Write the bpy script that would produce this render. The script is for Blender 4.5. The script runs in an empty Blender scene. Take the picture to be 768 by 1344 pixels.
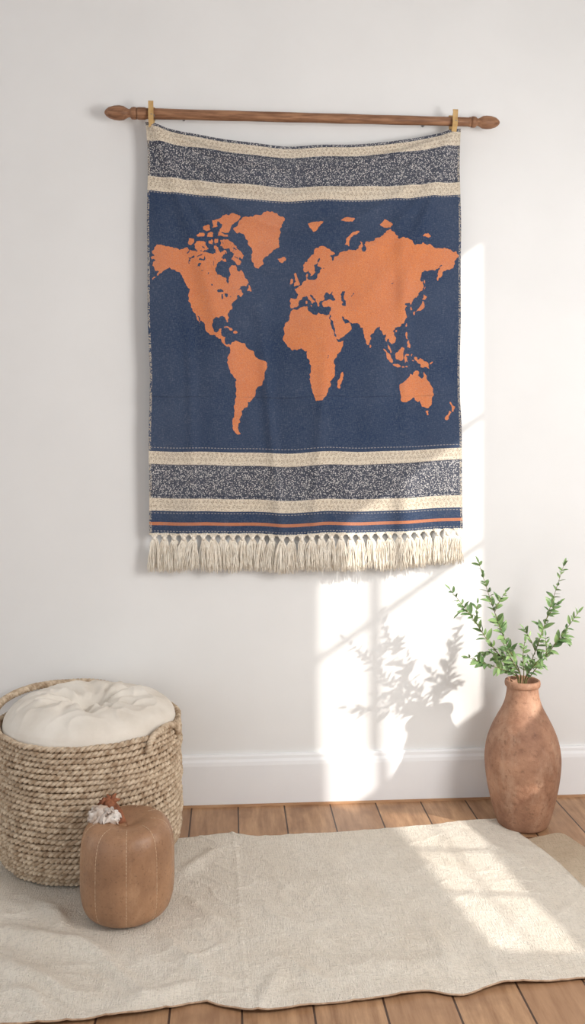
import bpy, bmesh, math, random
import numpy as np
from mathutils import Vector, Matrix, noise
random.seed(7); rng=np.random.default_rng(5)
C=bpy.context.scene.collection
PI=math.pi
def lin(r,g,b):
    f=lambda c:(c/255/12.92) if c/255<=.04045 else ((c/255+.055)/1.055)**2.4
    return (f(r),f(g),f(b),1)
# ---------------- camera model
FP=1150.0; YH=580.0; H=1.06; D=2.57; TH=math.radians(4.0)
fw=Vector((math.sin(TH),math.cos(TH),0)); rt=Vector((math.cos(TH),-math.sin(TH),0)); CAM=Vector((0,-D,H))
def ray(px,py): return fw+rt*((px-384)/FP)+Vector((0,0,1))*((YH-py)/FP)
def W(px,py,y=0.0):
    d=ray(px,py); return CAM+d*((y-CAM.y)/d.y)
def F(px,py,z=0.0):
    d=ray(px,py); return CAM+d*((z-CAM.z)/d.z)
def Dp(px,py,depth): return CAM+ray(px,py)*depth
cam=bpy.data.cameras.new('camera'); co=bpy.data.objects.new('camera',cam); C.objects.link(co)
co.location=CAM; co.rotation_euler=(PI/2,0,-TH)
cam.sensor_fit='VERTICAL'; cam.sensor_height=36; cam.lens=FP/1344*36; cam.shift_y=-(672-YH)/1344; cam.clip_start=.05
bpy.context.scene.camera=co
try:
    vs=bpy.context.scene.view_settings; vs.view_transform='Standard'; vs.look='None'; vs.exposure=0; vs.gamma=1
except Exception as e: print(e)
# ---------------- nodes
class NT:
    def __init__(s,name):
        s.m=bpy.data.materials.new(name); s.m.use_nodes=True; s.t=s.m.node_tree
        s.b=s.t.nodes['Principled BSDF']
    def n(s,kind,**kw):
        x=s.t.nodes.new(kind)
        for k,v in kw.items(): setattr(x,k,v)
        return x
    def l(s,a,b): s.t.links.new(a,b)
    def put(s,sock,v):
        if isinstance(v,bpy.types.NodeSocket): s.l(v,sock)
        else: sock.default_value=v
    def math(s,op,a,b=0.0,c=None,clamp=False):
        x=s.n('ShaderNodeMath',operation=op); x.use_clamp=clamp
        s.put(x.inputs[0],a); s.put(x.inputs[1],b)
        if c is not None: s.put(x.inputs[2],c)
        return x.outputs[0]
    def attr(s,name): return s.n('ShaderNodeAttribute',attribute_name=name).outputs['Fac']
    def coord(s,scale=(1,1,1),rot=(0,0,0)):
        c=s.n('ShaderNodeTexCoord'); m=s.n('ShaderNodeMapping'); s.l(c.outputs['Object'],m.inputs[0])
        m.inputs['Scale'].default_value=scale; m.inputs['Rotation'].default_value=rot; return m.outputs[0]
    def noise(s,vec,scale,detail=4,rough=.55):
        x=s.n('ShaderNodeTexNoise'); s.l(vec,x.inputs['Vector']); x.inputs['Scale'].default_value=scale
        x.inputs['Detail'].default_value=detail; x.inputs['Roughness'].default_value=rough; return x.outputs['Fac']
    def vor(s,vec,scale,out='Distance'):
        x=s.n('ShaderNodeTexVoronoi'); s.l(vec,x.inputs['Vector']); x.inputs['Scale'].default_value=scale; return x.outputs[out]
    def rampf(s,fac,a,b,clamp=True):
        x=s.n('ShaderNodeMapRange'); x.clamp=clamp; s.put(x.inputs[0],fac); x.inputs[1].default_value=a; x.inputs[2].default_value=b
        return x.outputs[0]
    def mix(s,f,a,b,mode='MIX'):
        x=s.n('ShaderNodeMix',data_type='RGBA',blend_type=mode); s.put(x.inputs[0],f); s.put(x.inputs[6],a); s.put(x.inputs[7],b); return x.outputs[2]
    def bump(s,h,strength=.3,dist=.002):
        x=s.n('ShaderNodeBump'); x.inputs['Strength'].default_value=strength; x.inputs['Distance'].default_value=dist
        s.l(h,x.inputs['Height']); s.l(x.outputs[0],s.b.inputs['Normal'])
    def col(s,v): s.put(s.b.inputs['Base Color'],v)
    def rough(s,v): s.put(s.b.inputs['Roughness'],v)
def simple(name,c1,c2,scale=20,rough=.8,bscale=None,bstr=.3,bdist=.002,stretch=(1,1,1),lo=.35,hi=.65):
    t=NT(name); v=t.coord(stretch); f=t.rampf(t.noise(v,scale),lo,hi); t.col(t.mix(f,c1,c2)); t.rough(rough)
    t.b.inputs['Specular IOR Level'].default_value=.25
    if bscale: t.bump(t.noise(v,bscale,3),bstr,bdist)
    return t.m
M={}
M['wall']=simple('wall_paint',lin(229,228,226),lin(233,232,230),3,.9,180,.12,.001)
M['base']=simple('baseboard_paint',lin(239,239,239),lin(235,235,236),5,.5)
M['ceil']=simple('ceiling_paint',lin(225,225,225),lin(230,230,230),5,.9)
M['strip']=simple('oak_strip',lin(196,160,126),lin(176,134,100),12,.5,stretch=(1,8,8))
M['rod']=simple('turned_wood',lin(162,120,90),lin(116,80,58),14,.5,60,.3,.001,(1,9,9))
M['peg']=simple('pale_peg_wood',lin(206,172,118),lin(178,142,90),30,.5)
M['metal']=simple('steel',lin(150,150,150),lin(120,120,120),30,.3)
M['tassel']=simple('cotton_yarn',lin(244,237,224),lin(228,217,200),60,.95,600,.5,.001)
M['jute']=simple('jute_rope',lin(222,203,178),lin(166,141,115),60,.95,600,.8,.0014)
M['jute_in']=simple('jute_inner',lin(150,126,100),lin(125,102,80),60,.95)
M['cushion']=simple('cushion_linen',lin(236,229,218),lin(222,213,200),10,.95,500,.6,.0016)
M['stitch']=simple('cream_thread',lin(214,190,162),lin(192,162,134),60,.9)
M['stemb']=simple('dry_stem',lin(164,106,76),lin(112,70,50),50,.8,150,.6,.003)
M['fluff']=simple('dry_white_husk',lin(238,232,225),lin(190,168,150),40,.9,160,.7,.003)
M['green2']=simple('stem_green',lin(124,122,76),lin(98,90,58),28,.6)
M['hem']=simple('hem_thread',lin(196,168,142),lin(160,130,106),80,.95,500,.6,.001)
t=NT('leaf_green'); v=t.coord(); t.col(t.mix(t.rampf(t.noise(v,34,2),.35,.65),lin(132,158,100),lin(80,112,64))); t.rough(.5); t.b.inputs['Subsurface Weight'].default_value=.12; t.b.inputs['Subsurface Radius'].default_value=(.004,.006,.002); M['green']=t.m
# pumpkin / vase
t=NT('brown_clay_matte'); v=t.coord(); a=t.rampf(t.noise(v,9,6,.65),.3,.7); c=t.mix(a,lin(134,98,72),lin(178,136,102))
sp=t.rampf(t.noise(v,160,2),.58,.72); c=t.mix(t.math('MULTIPLY',sp,.45),c,lin(104,74,54)); ww=t.rampf(t.noise(t.coord((1,1,.35)),26,5,.7),.55,.75); c=t.mix(t.math('MULTIPLY',ww,.4),c,lin(202,164,130)); t.col(c); t.rough(.45); t.bump(t.noise(v,70,5,.65),.5,.003); M['pump']=t.m
t=NT('terracotta'); v=t.coord(); a=t.rampf(t.noise(v,10,8,.7),.35,.65); c=t.mix(a,lin(132,92,70),lin(180,136,108))
b=t.rampf(t.noise(t.coord((1,1,.4)),24,6,.7),.5,.72); c=t.mix(t.math('MULTIPLY',b,.42),c,lin(202,170,144)); d_=t.rampf(t.noise(v,75,3),.57,.72); c=t.mix(t.math('MULTIPLY',d_,.5),c,lin(104,72,54))
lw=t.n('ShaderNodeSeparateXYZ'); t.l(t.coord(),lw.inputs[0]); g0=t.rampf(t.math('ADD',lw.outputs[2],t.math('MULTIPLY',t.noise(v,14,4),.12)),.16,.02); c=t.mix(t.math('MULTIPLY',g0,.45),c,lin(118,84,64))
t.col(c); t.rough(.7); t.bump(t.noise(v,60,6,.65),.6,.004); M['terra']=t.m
# floor planks
t=NT('oak_planks'); c_=t.n('ShaderNodeTexCoord'); sx=t.n('ShaderNodeSeparateXYZ'); t.l(c_.outputs['Object'],sx.inputs[0])
PW=.134
u=t.math('DIVIDE',t.math('ADD',sx.outputs[0],10.03),PW); idx=t.math('FLOOR',u); fr=t.math('FRACT',u)
wn=t.n('ShaderNodeTexWhiteNoise',noise_dimensions='1D'); t.l(idx,wn.inputs['W'])
yy=t.math('ADD',t.math('DIVIDE',sx.outputs[1],2.3),t.math('MULTIPLY',wn.outputs['Value'],7.3)); yfr=t.math('FRACT',yy); yi=t.math('FLOOR',yy)
wn2=t.n('ShaderNodeTexWhiteNoise',noise_dimensions='2D'); cb=t.n('ShaderNodeCombineXYZ'); t.l(idx,cb.inputs[0]); t.l(yi,cb.inputs[1]); t.l(cb.outputs[0],wn2.inputs['Vector'])
cb2=t.n('ShaderNodeCombineXYZ'); t.l(t.math('MULTIPLY',sx.outputs[0],16.0),cb2.inputs[0]); t.l(t.math('ADD',t.math('MULTIPLY',sx.outputs[1],1.8),t.math('MULTIPLY',wn2.outputs['Value'],40)),cb2.inputs[1])
g=t.noise(cb2.outputs[0],2.4,8,.7); gc=t.mix(t.rampf(g,.32,.70),lin(138,100,70),lin(200,160,122))
kn=t.noise(c_.outputs['Object'],7,4); gc=t.mix(t.math('MULTIPLY',t.rampf(kn,.55,.72),.7),gc,lin(126,90,64))
gc=t.mix(t.math('MULTIPLY',wn2.outputs['Value'],.5),gc,lin(148,110,80))
e1=t.math('LESS_THAN',t.math('MINIMUM',fr,t.math('SUBTRACT',1.0,fr)),.016)
e2=t.math('LESS_THAN',t.math('MINIMUM',yfr,t.math('SUBTRACT',1.0,yfr)),.0009); e=t.math('MAXIMUM',e1,e2)
t.col(t.mix(e,gc,lin(70,48,36))); t.rough(.42); hb=t.math('SUBTRACT',t.math('MULTIPLY',g,.35),e); t.bump(hb,.5,.002); M['floor']=t.m
# rug
def weave(name,c1,c2,bs=.45,fq=60):
    t=NT(name); v=t.coord(); a=t.rampf(t.noise(v,5,6,.7),.3,.7)
    n1=t.noise(t.coord((1,7,1)),fq,2,.7); n2=t.noise(t.coord((7,1,1)),fq,2,.7); n3=t.noise(v,280,2,.8)
    h=t.math('ADD',t.math('ADD',n1,n2),t.math('MULTIPLY',n3,.7)); hh=t.rampf(h,1.05,1.65)
    c=t.mix(a,c1,c2); c=t.mix(t.math('MULTIPLY',t.rampf(h,1.36,1.06),.42),c,tuple(x*.58 for x in c2[:3])+(1,)); t.col(c); t.rough(.97); t.b.inputs['Specular IOR Level'].default_value=.1
    mid=t.noise(v,38,4,.6); hh=t.math('ADD',hh,t.math('MULTIPLY',mid,1.6)); t.bump(hh,bs,.0035); return t.m
M['rug']=weave('cream_woven',lin(243,235,222),lin(231,220,204),.75)
M['mat']=weave('oat_woven',lin(216,198,174),lin(192,170,144),.8,50)
# tapestry
S0,S1=160.0,702.0
t=NT('printed_cotton'); s=t.attr('s'); land=t.attr('land'); pxa=t.attr('px')
fs=t.math('DIVIDE',t.math('SUBTRACT',s,S0),S1-S0)
def cramp(stops):
    r=t.n('ShaderNodeValToRGB'); r.color_ramp.interpolation='CONSTANT'; e=r.color_ramp.elements
    while len(e)>1: e.remove(e[-1])
    e[0].position=0; e[0].color=stops[0][1]
    for p,c in stops[1:]:
        q=e.new((p-S0)/(S1-S0)); q.color=c
    t.l(fs,r.inputs[0]); return r.outputs[0]
navy=lin(43,60,88); cream=lin(224,211,190); grnd=lin(62,65,77); org=lin(190,120,84)
B=[(S0,grnd),(163.5,cream),(183,grnd),(228,cream),(247,navy),(590,cream),(607,grnd),(652,cream),(670,navy),(683.2,org),(687.6,navy),(699,cream)]
base=cramp(B)
K=(0,0,0,1);Wt=(1,1,1,1)
isg=cramp([(S0,Wt),(163.5,K),(183,Wt),(228,K),(607,Wt),(652,K)]); isc=cramp([(S0,K),(163.5,Wt),(183,K),(228,Wt),(247,K),(590,Wt),(607,K),(652,Wt),(670,K)])
v=t.coord(); vd=t.vor(v,280); sp=t.math('LESS_THAN',vd,.42); nz=t.rampf(t.noise(v,150,2),.38,.52)
spk=t.math('MULTIPLY',t.math('MULTIPLY',sp,nz),isg)
c=t.mix(spk,base,lin(208,204,200))
sp2=t.math('MULTIPLY',t.math('LESS_THAN',t.vor(v,250),.36),isc); c=t.mix(t.math('MULTIPLY',sp2,.75),c,lin(150,130,108))
def dots(s0,h,per,ox):
    a=t.math('ABSOLUTE',t.math('SUBTRACT',t.math('FRACT',t.math('DIVIDE',t.math('ADD',pxa,ox),per)),.5)); b_=t.math('DIVIDE',t.math('ABSOLUTE',t.math('SUBTRACT',s,s0)),h)
    return t.math('LESS_THAN',t.math('ADD',t.math('MULTIPLY',a,2.6),b_),1.0)
dd=dots(170,3,6,0)
for q,o_ in ((177,3),(234,0),(240.5,3),(595.5,0),(601.5,3),(658,0),(664,3)): dd=t.math('MAXIMUM',dd,dots(q,3,6,o_))
c=t.mix(t.math('MULTIPLY',dd,.35),c,lin(164,142,116))
L=t.rampf(land,.42,.58); wear=t.rampf(t.noise(v,420,2,.8),.25,.75)
wv1=t.noise(t.coord((1,1,8)),110,2,.7); wv2=t.noise(t.coord((8,1,1)),110,2,.7)
oc=t.mix(wear,lin(200,110,64),lin(232,152,100)); oc=t.mix(t.math('MULTIPLY',t.rampf(t.noise(v,16,4,.7),.4,.7),.3),oc,lin(196,106,62)); c=t.mix(L,c,oc)
nw=t.math('MULTIPLY',t.rampf(t.math('ADD',wv1,wv2),.98,1.32),.22); c=t.mix(nw,c,lin(165,168,174))
bigf=t.rampf(t.noise(v,4,3),.35,.7); c=t.mix(t.math('MULTIPLY',bigf,.09),c,lin(150,158,172))
dash=t.math('LESS_THAN',t.math('FRACT',t.math('DIVIDE',pxa,4.2)),.6)
def line(s0,w): return t.math('MULTIPLY',t.math('LESS_THAN',t.math('ABSOLUTE',t.math('SUBTRACT',s,s0)),w),dash)
ln=line(250.5,.6)
for q in (587,673,697,604.5,231): ln=t.math('MAXIMUM',ln,line(q,.5))
c=t.mix(t.math('MULTIPLY',ln,.4),c,lin(214,204,190))
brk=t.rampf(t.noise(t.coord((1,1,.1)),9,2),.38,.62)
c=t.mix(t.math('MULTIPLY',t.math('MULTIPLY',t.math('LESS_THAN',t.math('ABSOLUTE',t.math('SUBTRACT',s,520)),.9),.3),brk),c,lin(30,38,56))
for q,w,st in ((185.5,.9,.45),(226.8,.9,.45),(609,.9,.45),(650,.9,.45)):
    c=t.mix(t.math('MULTIPLY',t.math('LESS_THAN',t.math('ABSOLUTE',t.math('SUBTRACT',s,q)),w),st),c,lin(34,44,66))
ed=t.attr('edge'); edm=t.math('MULTIPLY',t.math('LESS_THAN',ed,3.0),t.math('GREATER_THAN',t.noise(v,260,1),.5)); c=t.mix(t.math('MULTIPLY',edm,.6),c,lin(205,192,172))
t.col(c); t.rough(.95); t.b.inputs['Specular IOR Level'].default_value=.15; t.b.inputs['Sheen Weight'].default_value=.1
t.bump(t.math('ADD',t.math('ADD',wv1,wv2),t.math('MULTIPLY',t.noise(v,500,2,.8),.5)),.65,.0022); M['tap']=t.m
# ---------------- mesh helpers
class MB:
    def __init__(s): s.v=[]; s.f=[]
    def add(s,vs,fs):
        o=len(s.v); s.v.extend([tuple(x) for x in vs]); s.f.extend([tuple(i+o for i in f) for f in fs])
    def box(s,c,d,rot=None):
        vs=[Vector((sx*d[0]/2,sy*d[1]/2,sz*d[2]/2)) for sx in(-1,1) for sy in(-1,1) for sz in(-1,1)]
        if rot: vs=[rot@x for x in vs]
        s.add([x+Vector(c) for x in vs],[(0,1,3,2),(4,6,7,5),(0,4,5,1),(2,3,7,6),(0,2,6,4),(1,5,7,3)])
    def tube(s,pts,rad,n=6,closed=False,caps=True):
        pts=[Vector(p) for p in pts]; N=len(pts)
        if not hasattr(rad,'__len__'): rad=[rad]*N
        vs=[];fs=[];pn=None
        for i,p in enumerate(pts):
            a=pts[(i-1)%N] if (closed or i>0) else p; b=pts[(i+1)%N] if (closed or i<N-1) else p
            tg=(b-a).normalized() if (b-a).length>1e-9 else Vector((0,0,1))
            if pn is None:
                r=Vector((0,0,1)) if abs(tg.z)<.9 else Vector((1,0,0)); pn=(r-tg*r.dot(tg)).normalized()
            else:
                q=pn-tg*pn.dot(tg); pn=q.normalized() if q.length>1e-6 else pn
            bn=tg.cross(pn)
            for k in range(n):
                an=2*PI*k/n; vs.append(p+(pn*math.cos(an)+bn*math.sin(an))*rad[i])
        for i in range(N if closed else N-1):
            j=(i+1)%N
            for k in range(n): fs.append((i*n+k,i*n+(k+1)%n,j*n+(k+1)%n,j*n+k))
        if caps and not closed: fs.append(tuple(range(n))[::-1]); fs.append(tuple((N-1)*n+k for k in range(n)))
        s.add(vs,fs)
    def lathe(s,prof,n=64,c=(0,0,0),axis='Z',closed=False):
        vs=[];fs=[];m=len(prof)
        for r,z in prof:
            for k in range(n):
                a=2*PI*k/n
                if axis=='Z': vs.append((c[0]+r*math.cos(a),c[1]+r*math.sin(a),c[2]+z))
                else: vs.append((c[0]+z,c[1]+r*math.cos(a),c[2]+r*math.sin(a)))
        for i in range(m-1):
            for k in range(n):
                q=(i*n+k,i*n+(k+1)%n,(i+1)*n+(k+1)%n,(i+1)*n+k)
                fs.append(q if axis=='Z' else q[::-1])
        s.add(vs,fs)
    def build(s,name,mat,parent=None,smooth=True,loc=None):
        me=bpy.data.meshes.new(name); me.from_pydata(s.v,[],s.f); me.materials.append(mat)
        if smooth: me.polygons.foreach_set('use_smooth',[True]*len(me.polygons))
        me.update(); o=bpy.data.objects.new(name,me); C.objects.link(o)
        if parent: o.parent=parent
        if loc is not None: o.location=loc
        return o
def thing(name,loc,label,cat,group=None):
    o=bpy.data.objects.new(name,None); C.objects.link(o); o.location=loc; o['label']=label; o['category']=cat; o.empty_display_size=.05
    if group:o['group']=group
    return o
def tag(o,label,cat,group=None):
    o['label']=label;o['category']=cat
    if group:o['group']=group
    return o
def struct(o): o['kind']='structure'; return o
def spline(pts,n):
    pts=[Vector(p) for p in pts]; P=[pts[0]*2-pts[1]]+pts+[pts[-1]*2-pts[-2]]; out=[]; m=len(pts)-1
    for i in range(n):
        u=i/(n-1)*m; k=min(int(u),m-1); f=u-k; a,b,c,d=P[k:k+4]
        out.append(.5*((2*b)+(c-a)*f+(2*a-5*b+4*c-d)*f*f+(3*b-a-3*c+d)*f**3))
    return out
# ---------------- shell
XW=1.5; YF=-6.5; XL=-3.0; ZC=2.8
m=MB(); m.box(((XL+XW)/2,YF/2,-.02),(XW-XL,-YF,.04)); struct(m.build('floor',M['floor'],smooth=False))
m=MB(); m.box(((XL+XW)/2,.03,ZC/2),(XW-XL,.06,ZC)); struct(m.build('wall_back',M['wall'],smooth=False))
m=MB(); m.box(((XL+XW)/2,YF/2,ZC+.02),(XW-XL,-YF,.04)); struct(m.build('ceiling',M['ceil'],smooth=False))
prof=[(0,.148),(-.008,.148),(-.011,.143),(-.012,.135),(-.016,.128),(-.018,.118),(-.018,.007),(0,.007)]
m=MB(); vs=[(x,y,z) for x in (XL,XW) for y,z in prof]; n=len(prof)
m.add(vs,[(i,i+1,n+i+1,n+i) for i in range(n-1)]+[tuple(range(n))[::-1],tuple(range(n,2*n))]); struct(m.build('baseboard_back',M['base'],smooth=False))
m=MB(); m.box(((XL+XW)/2,-.010,.0034),(XW-XL,.020,.0068)); struct(m.build('trim_1',M['strip'],smooth=False))
SD=Vector((-1.15,1,-.8))
def back(p): k=(XW-p.x)/(-SD.x); return (p.y-k*SD.y, p.z-k*SD.z)
yA=back(W(420,800))[0]; yB=back(W(632,800))[0]; yC=back(W(604,800))[0]; yM=back(W(492,800))[0]
zs=back(F(437,1063))[1]-.05; zt=back(W(632,320))[1]; zm=back(W(604,575))[1]; zb=back(W(420,865))[1]
h1=[(yA,zs),(yB,zs),(yB,zt),(yC,zt),(yC,zm),(yA,zm)]
h2=[back(F(*p)) for p in ((500,1068),(592,1068),(757,1252),(640,1247))]  # unseen slanted opening, shaped to throw the sun patch on the floor
bm=bmesh.new()
def loop(ps):
    v=[bm.verts.new((XW,y,z)) for y,z in ps]
    for i in range(len(v)): bm.edges.new((v[i],v[(i+1)%len(v)]))
loop([(0,0),(YF,0),(YF,ZC),(0,ZC)]); loop(h1); loop(h2)
bmesh.ops.triangle_fill(bm,use_beauty=True,use_dissolve=False,edges=bm.edges[:])
me=bpy.data.meshes.new('wall_right'); bm.to_mesh(me); bm.free(); me.materials.append(M['wall']); o=bpy.data.objects.new('wall_right',me); C.objects.link(o); struct(o)
m=MB(); m.box((XW,yM,(zs+zm)/2),(.012,.026,zm-zs)); m.box((XW,(yA+yB)/2,zb),(.012,abs(yA-yB),.018)); m.box((XW,(yA+yB)/2,zm+.02),(.012,abs(yA-yB),.02))
struct(m.build('window_1',M['base'],smooth=False))
m=MB()
for f in (.34,.66):
    p0=Vector(h2[0]).lerp(Vector(h2[3]),f); p1=Vector(h2[1]).lerp(Vector(h2[2]),f)
    m.tube([(XW,p0.x,p0.y),(XW,p1.x,p1.y)],.006,6)
p0=(Vector(h2[0])+Vector(h2[1]))/2; p1=(Vector(h2[3])+Vector(h2[2]))/2; m.tube([(XW,p0.x,p0.y),(XW,p1.x,p1.y)],.0035,6)
struct(m.build('sun_patch_bars',M['base'],smooth=False))  # added bars out of view, only to stripe the floor sun patch
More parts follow.
